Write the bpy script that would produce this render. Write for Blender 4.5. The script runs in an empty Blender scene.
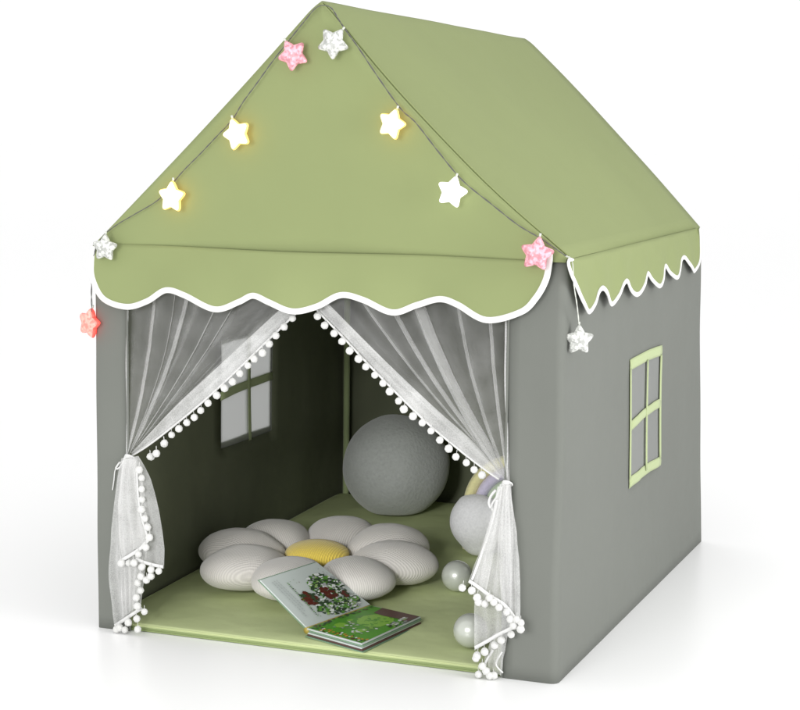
import bpy, bmesh, math, random
from math import sin, cos, pi, radians, sqrt
from mathutils import Vector, Matrix, noise

random.seed(7)
SC = bpy.context.scene
COL = SC.collection

# ------------------------------------------------------------------ camera model
CAMP = Vector((2.2392, -3.765, 1.2461)); YAW, PIT, ROLL, FOC = -0.3632, -0.1257, 0.011, 1759.4
FW = Vector((sin(YAW)*cos(PIT), cos(YAW)*cos(PIT), sin(PIT)))
RT = Vector((cos(YAW), -sin(YAW), 0)); UP = RT.cross(FW)
RT, UP = (cos(ROLL)*RT + sin(ROLL)*UP), (-sin(ROLL)*RT + cos(ROLL)*UP)

def at(u, v, ax, val):
    """point of the photograph brought onto a real plane (x, y or z = val, metres)"""
    d = FW*FOC + RT*(u-400) - UP*(v-355)
    i = 'xyz'.index(ax)
    return CAMP + d*((val-CAMP[i])/d[i])

cam_d = bpy.data.cameras.new('camera'); cam = bpy.data.objects.new('camera', cam_d); COL.objects.link(cam)
M = Matrix((RT, UP, -FW)).transposed().to_4x4(); M.translation = CAMP
cam.matrix_world = M
cam_d.sensor_width = 36; cam_d.lens = 36*FOC/800; cam_d.clip_end = 500; cam_d.clip_start = .05
SC.camera = cam

# ------------------------------------------------------------------ helpers
def tag(o, label=None, cat=None, group=None, kind=None):
    if label: o['label'] = label
    if cat: o['category'] = cat
    if group: o['group'] = group
    if kind: o['kind'] = kind
    return o

def empty(name, loc, label, cat, group=None):
    o = bpy.data.objects.new(name, None); COL.objects.link(o); o.location = loc
    o.empty_display_size = .05
    return tag(o, label, cat, group)

def link(name, me, parent=None, mat=None, label=None, smooth=True):
    """link mesh given in WORLD coordinates; parented objects are shifted to their parent's frame"""
    o = bpy.data.objects.new(name, me); COL.objects.link(o)
    if mat is not None and not me.materials:
        for m in (mat if isinstance(mat, (list, tuple)) else [mat]): me.materials.append(m)
    if smooth:
        for p in me.polygons: p.use_smooth = True
    if parent:
        o.parent = parent
        w = Vector(parent.location)
        q = parent.parent
        while q: w += Vector(q.location); q = q.parent
        me.transform(Matrix.Translation(-w))
    if label: o['label'] = label
    return o

def mesh(verts, faces, midx=None):
    me = bpy.data.meshes.new('m'); me.from_pydata([tuple(v) for v in verts], [], faces)
    if midx:
        for p, i in zip(me.polygons, midx): p.material_index = i
    me.validate(); me.update()
    return me

def grid(fn, nu, nv, skip=None, us=None, vs=None):
    us = us or [i/nu for i in range(nu+1)]; vs = vs or [j/nv for j in range(nv+1)]
    V = [fn(u, v) for v in vs for u in us]; n = len(us); F = []
    for j in range(len(vs)-1):
        for i in range(n-1):
            if skip and skip((us[i]+us[i+1])/2, (vs[j]+vs[j+1])/2): continue
            F.append((j*n+i, j*n+i+1, (j+1)*n+i+1, (j+1)*n+i))
    return V, F

def solid(o, t, off=-1):
    m = o.modifiers.new('thickness', 'SOLIDIFY'); m.thickness = t; m.offset = off; m.use_even_offset = False
    return o

def shade_inside(o, t, off):
    o.data.materials.append(INNER_SHADE); solid(o, t, off); o.modifiers[-1].material_offset = 1; return o  # inner shell gets the cloth colour with interior shade painted in

def subsurf(o, n=2):
    m = o.modifiers.new('smooth', 'SUBSURF'); m.levels = n; m.render_levels = n; return o

def catmull(P, n=8, closed=False):
    P = [Vector(p) for p in P]; out = []
    N = len(P)
    for i in range(N if closed else N-1):
        if closed: p0, p1, p2, p3 = P[i-1], P[i], P[(i+1) % N], P[(i+2) % N]
        else: p0, p1, p2, p3 = P[max(i-1, 0)], P[i], P[i+1], P[min(i+2, N-1)]
        for k in range(n):
            t = k/n
            out.append(.5*((2*p1)+(p2-p0)*t+(2*p0-5*p1+4*p2-p3)*t*t+(3*p1-p0-3*p2+p3)*t**3))
    if not closed: out.append(P[-1])
    return out

def resample(P, n):
    P = [Vector(p) for p in P]; L = [0]
    for a, b in zip(P, P[1:]): L.append(L[-1]+(b-a).length)
    out = []; k = 0
    for i in range(n):
        s = L[-1]*i/(n-1)
        while k < len(L)-2 and L[k+1] < s: k += 1
        d = L[k+1]-L[k]; t = (s-L[k])/d if d > 1e-9 else 0
        out.append(P[k].lerp(P[k+1], min(max(t, 0), 1)))
    return out

def tube(P, r, seg=8, flat=None, closed=False, rfun=None):
    """tube along P. flat=(axis vector, half width): section is an ellipse: r along axis, width across"""
    P = [Vector(p) for p in P]; V = []; F = []; n = len(P); prev = None
    for i, p in enumerate(P):
        if closed: t = (P[(i+1) % n]-P[i-1])
        else: t = P[min(i+1, n-1)]-P[max(i-1, 0)]
        t = t.normalized() if t.length > 1e-9 else Vector((0, 0, 1))
        if flat:
            a = (flat[0]-t*flat[0].dot(t)).normalized(); b = t.cross(a)
            ra, rb = r, flat[1]
        else:
            if prev is None:
                h = Vector((0, 0, 1)) if abs(t.z) < .9 else Vector((1, 0, 0)); a = (h-t*h.dot(t)).normalized()
            else: a = (prev-t*prev.dot(t)).normalized()
            prev = a; b = t.cross(a); ra = rb = r
        k = rfun(i/(n-1)) if rfun else 1
        for s in range(seg):
            q = 2*pi*s/seg; V.append(p+a*(ra*k*cos(q))+b*(rb*k*sin(q)))
    m = n if closed else n-1
    for i in range(m):
        for s in range(seg):
            A = i*seg; B = ((i+1) % n)*seg
            F.append((A+s, A+(s+1) % seg, B+(s+1) % seg, B+s))
    if not closed:
        F.append(tuple(range(seg))[::-1]); F.append(tuple((n-1)*seg+s for s in range(seg)))
    return V, F

def join(*parts):
    V = []; F = []; I = []
    for k, pt in enumerate(parts):
        v, f = pt[0], pt[1]; mi = pt[2] if len(pt) > 2 else 0
        o = len(V); V += list(v); F += [tuple(i+o for i in g) for g in f]; I += [mi]*len(f)
    return V, F, I

def ellipsoid(c, ax, ay, az, nu=32, nv=20, fn=None):
    """ax, ay, az are half-axis vectors"""
    V = []; F = []
    for j in range(nv+1):
        th = pi*j/nv
        for i in range(nu):
            ph = 2*pi*i/nu
            x, y, z = sin(th)*cos(ph), sin(th)*sin(ph), -cos(th)
            if fn: x, y, z = fn(x, y, z)
            V.append(Vector(c)+ax*x+ay*y+az*z)
    for j in range(nv):
        for i in range(nu):
            a, b = j*nu+i, j*nu+(i+1) % nu
            F.append((a, b, b+nu, a+nu))
    return V, F

def nz(x, y, z=0, s=1.0): return noise.noise(Vector((x*s, y*s, z*s)))

# ------------------------------------------------------------------ materials
def newmat(name):
    m = bpy.data.materials.new(name); m.use_nodes = True
    nt = m.node_tree; b = nt.nodes['Principled BSDF']
    return m, nt, b

def noise_bump(nt, b, scale, strength, dist=.002, detail=4, coord='Object', stretch=None, extra=None):
    tc = nt.nodes.new('ShaderNodeTexCoord'); src = tc.outputs[coord]
    if stretch:
        mp = nt.nodes.new('ShaderNodeMapping'); mp.inputs['Scale'].default_value = stretch
        nt.links.new(src, mp.inputs['Vector']); src = mp.outputs[0]
    n = nt.nodes.new('ShaderNodeTexNoise'); n.inputs['Scale'].default_value = scale; n.inputs['Detail'].default_value = detail
    nt.links.new(src, n.inputs['Vector'])
    bp = nt.nodes.new('ShaderNodeBump'); bp.inputs['Strength'].default_value = strength; bp.inputs['Distance'].default_value = dist
    nt.links.new(n.outputs['Fac'], bp.inputs['Height'])
    if extra: nt.links.new(extra.outputs[0], bp.inputs['Normal'])
    nt.links.new(bp.outputs[0], b.inputs['Normal'])
    return bp, n, src

def vary(nt, b, src, col, amt, scale, detail=3):
    """small tint variation of the dyed cloth itself"""
    n = nt.nodes.new('ShaderNodeTexNoise'); n.inputs['Scale'].default_value = scale; n.inputs['Detail'].default_value = detail
    nt.links.new(src, n.inputs['Vector'])
    r = nt.nodes.new('ShaderNodeValToRGB')
    r.color_ramp.elements[0].position = .3; r.color_ramp.elements[1].position = .7
    r.color_ramp.elements[0].color = (*[c*(1-amt) for c in col], 1); r.color_ramp.elements[1].color = (*[min(1, c*(1+amt)) for c in col], 1)
    nt.links.new(n.outputs['Fac'], r.inputs['Fac']); nt.links.new(r.outputs[0], b.inputs['Base Color'])

def cloth(name, col, rough=.85, weave=900, wr=.25, amt=.03, sheen=.15):
    m, nt, b = newmat(name)
    b.inputs['Base Color'].default_value = (*col, 1); b.inputs['Roughness'].default_value = rough
    b.inputs['Specular IOR Level'].default_value = .25
    b.inputs['Sheen Weight'].default_value = sheen; b.inputs['Sheen Roughness'].default_value = .5
    bp0, n0, s0 = noise_bump(nt, b, 4.5, wr*1.5, .022, 3)
    noise_bump(nt, b, weave, .25, .0006, 2, extra=bp0)
    vary(nt, b, s0, col, amt, 2.2)
    return m

GREY = cloth('grey_cloth', (.165, .173, .155), sheen=.03)
INNER_SHADE = cloth('olive_inner_shade_cloth', (.132, .144, .092), sheen=0)  # olive inner wall face, darkened in colour to stand for interior shade
ROOF = cloth('sage_roof_cloth', (.257, .298, .133), sheen=0)
FRAME = cloth('pale_green_strip_cloth', (.42, .49, .26), weave=700)
SLEEVE = cloth('pole_sleeve_cloth', (.30, .36, .18))
WHITE = cloth('white_trim_cloth', (.82, .82, .80), rough=.7, sheen=.1)
TAPE = cloth('white_braid', (.66, .66, .65), rough=.8, sheen=0, weave=500)
MAT_M = cloth('green_mat_cloth', (.51, .575, .30), rough=.55, wr=.3, sheen=0)
PIPING = cloth('mat_piping', (.44, .50, .24), rough=.35)

def tulle(name, alpha, edge, col=(.86, .86, .85), thru=.3, tex=True):
    m, nt, b = newmat(name); nt.nodes.remove(b)
    out = nt.nodes['Material Output']
    d = nt.nodes.new('ShaderNodeBsdfDiffuse'); d.inputs[0].default_value = (*col, 1)
    t = nt.nodes.new('ShaderNodeBsdfTranslucent'); t.inputs[0].default_value = (*col, 1)
    m1 = nt.nodes.new('ShaderNodeMixShader'); m1.inputs[0].default_value = thru
    nt.links.new(d.outputs[0], m1.inputs[1]); nt.links.new(t.outputs[0], m1.inputs[2])
    tr = nt.nodes.new('ShaderNodeBsdfTransparent')
    lw = nt.nodes.new('ShaderNodeLayerWeight'); lw.inputs['Blend'].default_value = .35
    tc = nt.nodes.new('ShaderNodeTexCoord')
    n = nt.nodes.new('ShaderNodeTexNoise'); n.inputs['Scale'].default_value = 420; n.inputs['Detail'].default_value = 3
    nt.links.new(tc.outputs['Object'], n.inputs['Vector'])
    n2 = nt.nodes.new('ShaderNodeTexNoise'); n2.inputs['Scale'].default_value = 16; n2.inputs['Detail'].default_value = 4
    nt.links.new(tc.outputs['Object'], n2.inputs['Vector'])
    a = nt.nodes.new('ShaderNodeMath'); a.operation = 'MULTIPLY_ADD'   # facing*edge + alpha
    nt.links.new(lw.outputs['Facing'], a.inputs[0]); a.inputs[1].default_value = edge; a.inputs[2].default_value = alpha
    c = nt.nodes.new('ShaderNodeMath'); c.operation = 'MULTIPLY'; nt.links.new(a.outputs[0], c.inputs[0])
    ad = nt.nodes.new('ShaderNodeMath'); ad.operation = 'ADD'
    nt.links.new(n.outputs['Fac'], ad.inputs[0]); nt.links.new(n2.outputs['Fac'], ad.inputs[1])
    if tex: nt.links.new(ad.outputs[0], c.inputs[1])
    else: c.inputs[1].default_value = 1
    c.use_clamp = True
    m2 = nt.nodes.new('ShaderNodeMixShader'); nt.links.new(c.outputs[0], m2.inputs[0])
    nt.links.new(tr.outputs[0], m2.inputs[1]); nt.links.new(m1.outputs[0], m2.inputs[2])
    nt.links.new(m2.outputs[0], out.inputs[0])
    return m
TULLE = tulle('white_tulle', .19, .34, (.80, .80, .79))
TULLE_TAIL = tulle('white_tulle_gathered', .42, .45, (.78, .78, .77), .18)
TULLE_HEM = tulle('white_tulle_hem', .62, .5, (.74, .74, .73), .15)
PANE = tulle('window_mesh', .92, .05, (.54, .55, .54), .6, False)

def pom_mat():
    m, nt, b = newmat('white_pompom_yarn')
    b.inputs['Base Color'].default_value = (.66, .66, .64, 1); b.inputs['Roughness'].default_value = .95
    b.inputs['Sheen Weight'].default_value = .5
    b.inputs['Specular IOR Level'].default_value = .1
    noise_bump(nt, b, 500, .9, .002, 3)
    return m
POM = pom_mat()

# knitted cover: ribs running lengthways along the piece
def knit(name, col, amt=.06, ribs=34, axis='X', strength=.6):
    m, nt, b = newmat(name)
    b.inputs['Roughness'].default_value = .95; b.inputs['Specular IOR Level'].default_value = .1
    b.inputs['Sheen Weight'].default_value = .3
    tc = nt.nodes.new('ShaderNodeTexCoord')
    w = nt.nodes.new('ShaderNodeTexWave'); w.wave_type = 'BANDS'; w.bands_direction = axis
    w.inputs['Scale'].default_value = ribs; w.inputs['Distortion'].default_value = .8; w.inputs['Detail'].default_value = 1
    nt.links.new(tc.outputs['UV'], w.inputs['Vector'])
    w2 = nt.nodes.new('ShaderNodeTexWave'); w2.wave_type = 'BANDS'; w2.bands_direction = 'Y' if axis == 'X' else 'X'
    w2.inputs['Scale'].default_value = ribs*.8; w2.inputs['Distortion'].default_value = .8
    nt.links.new(tc.outputs['UV'], w2.inputs['Vector'])
    mx = nt.nodes.new('ShaderNodeMath'); mx.operation = 'MULTIPLY_ADD'; mx.inputs[1].default_value = .35
    nt.links.new(w2.outputs['Fac'], mx.inputs[0]); nt.links.new(w.outputs['Fac'], mx.inputs[2])
    bp = nt.nodes.new('ShaderNodeBump'); bp.inputs['Strength'].default_value = strength; bp.inputs['Distance'].default_value = .0018
    nt.links.new(mx.outputs[0], bp.inputs['Height']); nt.links.new(bp.outputs[0], b.inputs['Normal'])
    r = nt.nodes.new('ShaderNodeValToRGB')
    r.color_ramp.elements[0].color = (*[c*(1-amt*2) for c in col], 1); r.color_ramp.elements[1].color = (*[c*(1+amt) for c in col], 1)
    nt.links.new(w.outputs['Fac'], r.inputs['Fac']); nt.links.new(r.outputs[0], b.inputs['Base Color'])
    return m
KNIT = knit('cream_rib_knit', (.60, .575, .54), ribs=10, strength=.42)
KNIT_Y = knit('yellow_rib_knit', (.86, .66, .12), ribs=9, strength=.65)

def boucle(name, col, sc=70, st=.5):
    m, nt, b = newmat(name)
    b.inputs['Roughness'].default_value = .95; b.inputs['Specular IOR Level'].default_value = .1; b.inputs['Sheen Weight'].default_value = .3
    bp, n, s = noise_bump(nt, b, sc, st, .006, 5)
    vary(nt, b, s, col, .07, sc, 4)
    return m
BALL_M = boucle('grey_fleece', (.36, .375, .355), 110, .45)
CLOUD_M = boucle('pale_grey_plush', (.74, .74, .75), 150, .22)
RB = [boucle('rainbow_'+n, c, 160, .2) for n, c in (('yellow', (.72, .68, .36)), ('lilac', (.58, .54, .68)), ('green', (.50, .60, .44)), ('cream', (.6, .6, .56)))]

def plain(name, col, rough=.5, metal=0, spec=.5, coat=0, emis=None, es=0, trans=0):
    m, nt, b = newmat(name)
    b.inputs['Base Color'].default_value = (*col, 1); b.inputs['Roughness'].default_value = rough
    b.inputs['Metallic'].default_value = metal; b.inputs['Specular IOR Level'].default_value = spec
    b.inputs['Coat Weight'].default_value = coat; b.inputs['Transmission Weight'].default_value = trans
    if emis: b.inputs['Emission Color'].default_value = (*emis, 1); b.inputs['Emission Strength'].default_value = es
    noise_bump(nt, b, 300, .06, .0005, 2)
    return m
PEARL = plain('pearl_plastic', (.50, .52, .47), rough=.25, metal=.15, spec=.6, coat=.5)
WIRE = plain('lamp_wire', (.10, .10, .09), rough=.35, spec=.6)
WIRE_C = plain('clear_wire', (.62, .64, .58), rough=.25, spec=.6)

# star shells
def star_mat(name, col, emis=None, es=0, glitter=.5):
    m, nt, b = newmat(name)
    b.inputs['Roughness'].default_value = .25; b.inputs['Specular IOR Level'].default_value = .6
    tc = nt.nodes.new('ShaderNodeTexCoord')
    v = nt.nodes.new('ShaderNodeTexNoise'); v.inputs['Scale'].default_value = 120; v.inputs['Detail'].default_value = 5
    nt.links.new(tc.outputs['Object'], v.inputs['Vector'])
    r = nt.nodes.new('ShaderNodeValToRGB'); e = r.color_ramp.elements
    e[0].position = .42; e[1].position = .58
    e[0].color = (*[c*(1-glitter*.5) for c in col], 1); e[1].color = (*[min(1, c*(1+glitter)) for c in col], 1)
    nt.links.new(v.outputs['Fac'], r.inputs['Fac']); nt.links.new(r.outputs[0], b.inputs['Base Color'])
    bp = nt.nodes.new('ShaderNodeBump'); bp.inputs['Strength'].default_value = .6; bp.inputs['Distance'].default_value = .003
    nt.links.new(v.outputs['Fac'], bp.inputs['Height']); nt.links.new(bp.outputs[0], b.inputs['Normal'])
    if emis: b.inputs['Emission Color'].default_value = (*emis, 1); b.inputs['Emission Strength'].default_value = es
    return m
S_CLEAR = star_mat('star_clear', (.52, .53, .50))
S_PINK = star_mat('star_pink', (.66, .28, .33), (1, .35, .42), .18, .6)
S_WARM = star_mat('star_warm_lit', (.85, .78, .5), (1, .86, .52), 1.0, .1)
S_WARM_SIDE = star_mat('star_warm_side', (.85, .5, .15), (1, .55, .12), 1.9, .1)
S_WHITE = star_mat('star_white_lit', (.8, .8, .8), (1, .98, .94), 1.2, .1)
S_RED = star_mat('star_red_lit', (.85, .28, .24), (1, .22, .16), .45, .5)
S_RED_SIDE = star_mat('star_red_side', (.85, .1, .08), (1, .04, .03), 1.6, .3)

# ------------------------------------------------------------------ setting
gm, nt, b = newmat('white_studio_floor')
b.inputs['Base Color'].default_value = (.95, .95, .95, 1); b.inputs['Roughness'].default_value = .32
b.inputs['Specular IOR Level'].default_value = .35
noise_bump(nt, b, 3, .02, .002, 2)
V = [(-120, -120, 0), (120, -120, 0), (120, 120, 0), (-120, 120, 0)]
tag(link('floor', mesh(V, [(0, 1, 2, 3)]), None, gm, smooth=False), 'plain glossy white studio floor under the play tent', kind='structure')

# ------------------------------------------------------------------ tent
W, D, HE, HR = 1.2, 1.6, .967, 1.551
TENT = empty('play_tent', (.6, .8, 0), 'grey house-shaped play tent with a sage green pitched roof and white scalloped edges', 'play tent')

def wall_warp(x, y, z):
    """fabric is never a perfect box: the right rear foot stands a little out, the eave a little in"""
    k = max(0, min(1, x/W))*max(0, min(1, y/D))
    h = z/HE
    x += k*(.022*(1-h) - .006*h); y += k*(-.03 - .03*h)
    fz_ = min(1, .12+z/.25)
    amp = .005*fz_
    x += amp*nz(x, y*1.0, z, 3.1); y += amp*nz(y+7, x, z, 2.7)
    x += .003*fz_*nz(x*3, y*7, z*1.6, 2.0); y += .0025*fz_*nz(x*8, y*3, z*1.5+5, 2.0)
    return Vector((x, y, z))

RC = .035
def wall_path(side):
    """plan line of a side wall: front strip, rounded corner, side, half of the back"""
    xo = 1.07 if side > 0 else .092
    P = []
    X = W if side > 0 else 0; s = 1 if side > 0 else -1
    RC = .020 if side > 0 else .010
    for i in range(5): P.append((xo+(X-s*RC-xo)*i/4, 0))
    for i in range(1, 8): a = pi/2*i/8; P.append((X-s*RC+s*RC*sin(a), RC-RC*cos(a)))
    return P
WY0, WY1, WZ0, WZ1 = .675, 1.022, .346, .655     # window hole
def side_wall(side):
    pre = wall_path(side)
    ys = [RC+(WY0-RC)*i/12 for i in range(13)]+[WY0+(WY1-WY0)*i/10 for i in range(1, 11)]+[WY1+(D-.015-WY1)*i/12 for i in range(1, 13)]
    X = W if side > 0 else 0
    pts = pre+[(X, y) for y in ys]
    s = 1 if side > 0 else -1
    for i in range(1, 6): a = pi/2*i/5; pts.append((X-s*.015+s*.015*cos(a), D-.015+.015*sin(a)))
    zs = [WZ0*i/9 for i in range(10)]+[WZ0+(WZ1-WZ0)*i/10 for i in range(1, 11)]+[WZ1+(HE-WZ1)*i/8 for i in range(1, 9)]
    V = []; F = []; n = len(pts)
    for z in zs:
        for (x, y) in pts:
            p = wall_warp(x, y, z)
            # slight hollow of the side cloth between the poles
            if abs(x-X) < .002: p.x -= s*.006*sin(pi*min(1, max(0, y/D)))*sin(pi*z/HE)
            V.append(p)
    for j in range(len(zs)-1):
        for i in range(n-1):
            yc = (pts[i][1]+pts[i+1][1])/2; zc = (zs[j]+zs[j+1])/2
            if abs(pts[i][0]-X) < .002 and WY0 < yc < WY1 and WZ0 < zc < WZ1: continue
            F.append((j*n+i, j*n+i+1, (j+1)*n+i+1, (j+1)*n+i))
    if side < 0: F = [f[::-1] for f in F]
    o = link('side_wall', mesh(V, F), TENT, GREY)
    shade_inside(o, .004, -1)
    return o
WR = side_wall(1); WL = side_wall(-1)
WR['label'] = 'grey cloth side wall with the pale green window frame outside'
V, F = grid(lambda u, v: wall_warp(.016+(W-.032)*u, D, HE*v), 16, 12)
shade_inside(link('back_wall', mesh(V, [f[::-1] for f in F]), TENT, GREY), .004, -1)
V, F = grid(lambda u, v: Vector((.0925+(1.0695-.0925)*u, .001, .872+(HE-.872)*v)), 14, 4)
shade_inside(link('front_header', mesh(V, F), TENT, GREY), .004, -1)
# narrow bound edges of the door opening
for xo in (.0935, 1.0685):
    V, F = tube([(xo, -.001, .004+.95*i/30) for i in range(31)], .003, 6)
    link('door_binding', mesh(V, F), TENT, GREY)

# corner poles in cloth sleeves
for (x, y) in ((.030, D-.045), (W-.03, D-.09), (.045, .045), (W-.05, .045)):
    V, F = tube([(x, y, .003+(.96-.003)*i/12) for i in range(13)], .0105, 14)
    link('corner_pole', mesh(V, F), TENT, SLEEVE)

# windows: green strips sewn outside, a cross, a mesh pane
def window(side):
    X = W if side > 0 else 0; s = 1 if side > 0 else -1
    def P(y, z, off):
        top = .010*((y-WY0)/(WY1-WY0)) if side > 0 else 0
        p = wall_warp(X, y, z); p.x -= s*.006*sin(pi*y/D)*sin(pi*z/HE); p.x += s*off
        return p
    def strip(y0, z0, y1, z1, w0, w1, off, nn=10, bow=0):
        """strip from (y0,z0) to (y1,z1), half width w0->w1"""
        d = Vector((y1-y0, z1-z0)).normalized(); nrm = Vector((-d.y, d.x))
        V = []; F = []
        for i in range(nn+1):
            t = i/nn; w = w0+(w1-w0)*t
            cy, cz = y0+(y1-y0)*t, z0+(z1-z0)*t+bow*sin(pi*t)+.0015*nz(t*3, y0*9, z0*9)
            for k in (-1, -.5, 0, .5, 1):
                V.append(P(cy+nrm.x*w*k, cz+nrm.y*w*k, off+.0012*(1-k*k)))
        for i in range(nn):
            for k in range(4):
                a = i*5+k; F.append((a, a+5, a+6, a+1) if s > 0 else (a, a+1, a+6, a+5))
        return V, F
    e = .008; t = .012
    fr = join(strip(WY0-.009, WZ1+.003, WY1+.012, WZ1+.003, .0145, .0145, .0020, bow=.004),
              strip(WY0-.009, WZ0+.002, WY1+.012, WZ0+.002, .0145, .0135, .0020, bow=.002),
              strip(WY0-.001, WZ0+.012, WY0-.001, WZ1-.008, .0095, .0095, .0032),
              strip(WY1+.001, WZ0+.012, WY1+.001, WZ1-.008, .011, .011, .0032))
    f = link('window', mesh(fr[0], fr[1]), TENT, FRAME)
    solid(f, .0012, -1)
    ym, zm = (WY0+WY1)/2+.012, (WZ0+WZ1)/2+.004
    mu = join(strip(WY0, zm-.006, WY1, zm+.008, .0125, .0125, .0036, bow=.004), strip(ym, WZ0+.004, ym-.004, WZ1-.004, .0085, .0085, .0052))
    c = link('muntin', mesh(mu[0], mu[1]), f, FRAME if side > 0 else FRAME)
    solid(c, .0012, -1)
    mi = join(strip(WY0-.004, zm-.006, WY1+.004, zm+.008, .0125, .0125, -.0042, bow=.004), strip(ym, WZ0-.004, ym-.004, WZ1+.004, .0085, .0085, -.0058))
    c = link('muntin', mesh(mi[0], mi[1]), f, FRAME)
    solid(c, .0010, -1)
    V, F = grid(lambda u, v: P(WY0-.006+(WY1-WY0+.012)*u, WZ0-.006+(WZ1-WZ0+.012)*v, -.0012), 8, 8)
    link('pane', mesh(V, F), f, PANE)
    return f
window(1)['label'] = 'pale green four-pane window frame on the outer right wall'
window(-1)['label'] = 'bright four-pane window seen from inside the left wall'

# ---- roof
OV = .008
def eave_profile(tt, y):
    """tt 0..1 from the left eave over the ridge to the right eave"""
    rr = .045
    k = y/D
    L = Vector((-.003, 0, HE-.006)); A = Vector((.604, 0, HR)); R_ = Vector((W+OV-.016*k, 0, HE+.006+.0*k))
    if tt < .5:
        t = tt*2; p = L.lerp(A, t)
        sag = -.004*sin(pi*t)
        n = Vector((-(A-L).z, 0, (A-L).x)).normalized()
        p += n*sag
    else:
        t = (tt-.5)*2; p = A.lerp(R_, t)
        n = Vector(((A-R_).z, 0, -(A-R_).x)).normalized()
        p += n*(-.022*sin(pi*t)*max(0, 1-y/.35)**1.5 + .004*sin(pi*t)*k + .003*nz(t*2, y*2, 3, 1.5))
    d = abs(tt-.5)/.028            # soften the ridge
    if d < 1: p.z -= .007*(1-d)**2
    p.y = y
    return p
tts = sorted(set([i/40 for i in range(41)]+[.5+.028*k/5 for k in range(-5, 6)]))
def roofpt(u, v):
    yy = (-.006) if v <= 0 else v
    p = eave_profile(u, max(yy, 0)); p.y = v
    if v < .012:      # rolled-over front edge
        q = (.012-v)/.018
        c = Vector((.6, 0, 1.2)); d = (c-Vector((p.x, 0, p.z))).normalized(); p += d*(.006*q*q)
    if u <= 0 or u >= 1: pass
    return p
vs = [-.006, 0, .006, .012, .03, .07, .12, .2, .3]+[.3+(D-.3+.008)*i/14 for i in range(1, 15)]
def roofpt2(u, v):
    p = roofpt(u, v)
    k = max(0, min(1, v/D))
    t = abs(u-.5)*2
    if u > .5: p.y -= k*(.075*(t**2))*1.0
    return p
V, F = grid(roofpt2, 0, 0, us=tts, vs=vs)
roof = link('roof_panel', mesh(V, [f[::-1] for f in F]), TENT, ROOF); solid(roof, .003, 1)
roof['label'] = 'sage green sloping roof cloth'
# gable
SEAM_Z = HE+.001
def gable_fn(yy):
    def f(u, v):
        e = roofpt2(u, yy) if yy > .5 else roofpt(u, yy)
        base = Vector((max(min(e.x, W), 0), e.y, HE-.002))
        p = base.lerp(e, v)
        bul = sin(pi*min(1, v))*min(1, (e.z-HE)/.2) if v < 1 else 0
        if yy < .5: p.y = -.0062-.003*bul*(1+.8*nz(p.x, p.z, 1, 3.0))
        else: p.y -= .006
        return p
    return f
V, F = grid(gable_fn(-.006), 0, 14, us=tts)
g = link('gable_panel', mesh(V, [f[::-1] for f in F]), TENT, ROOF); solid(g, .0015, 1)
V, F = grid(gable_fn(D), 0, 6, us=tts)
link('gable_panel', mesh(V, F), TENT, ROOF)
# piping seam along the front-right and front-left roof edges, and the fold line at eave height
P = [roofpt(.505+.495*i/50, .003)+Vector((.002, -.002, .001)) for i in range(51)]
V, F = tube(P, .0022, 6); a = (V, F)
link('edge_piping', mesh(*a), TENT, ROOF)

# ---- valances
def px_line(pts, ax, val): return [at(u, v, ax, val) for u, v in pts]
VY = -.016
fv = [(94, 246), (93, 262), (95, 279), (106, 298.5), (128, 306.5), (148, 301), (167, 290), (187, 295), (216, 309), (239, 302), (254, 295.5), (271, 302), (294, 311), (317, 306.5), (341, 295), (365, 299.5), (394, 312), (417, 305), (440, 299), (459, 304.5), (488, 319.5), (521, 312), (536, 298), (546, 280), (549.5, 262), (549.8, 254)]
line = catmull(px_line(fv, 'y', VY), 8)
def front_y(x, z):
    d = max(0, HE-z)
    return VY-.004*sin(x*26+.8)*min(1, d/.06)-.008*min(1, d/.15)+.003*nz(x, z, 4, 6)
def valance(line, ztop, fn, name, trimdir, label=None, k=14):
    V = []; F = []; n = len(line)
    for j in range(k+1):
        t = j/k
        for p in line:
            z = p.z+(ztop(p)-p.z)*t
            V.append(fn(p, z, t))
    for j in range(k):
        for i in range(n-1): F.append((j*n+i, j*n+i+1, (j+1)*n+i+1, (j+1)*n+i))
    o = link(name, mesh(V, F), TENT, ROOF, label); solid(o, .002, 0)
    edge = [V[i] for i in range(n)]
    Vt, Ft = tube(edge, .0035, 10, flat=(trimdir, .0078))
    tr = link('valance_trim', mesh(Vt, Ft), o, WHITE)
    return o
# x is monotone except at the round ends, so the sheet is built between the edge and a resampled top line
n = len(line); x0, x1 = line[0].x, line[-1].x
topx = [x0+(x1-x0)*i/(n-1) for i in range(n)]
def front_sheet():
    V = []; F = []; k = 14
    for j in range(k+1):
        t = j/k
        for i, p in enumerate(line):
            tx = max(x0-.001, min(x1, p.x*.6+topx[i]*.4))
            top = Vector((tx, -.0072, HE+.001+.002*sin(tx*9)))
            q = p.lerp(top, t)
            q.y = front_y(q.x, q.z)*(1-t**3)+(-.0078)*t**3
            V.append(q)
    for j in range(k):
        for i in range(n-1): F.append((j*n+i, j*n+i+1, (j+1)*n+i+1, (j+1)*n+i))
    return V, F
V, F = front_sheet()
val = link('valance', mesh(V, F), TENT, ROOF, 'front valance with broad white-edged scallops'); solid(val, .002, 0)
Vt, Ft = tube([Vector((v.x, v.y-.001, v.z)) for v in V[:n]], .0035, 10, flat=(Vector((0, 1, 0)), .0075))
link('valance_trim', mesh(Vt, Ft), val, WHITE)

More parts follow.
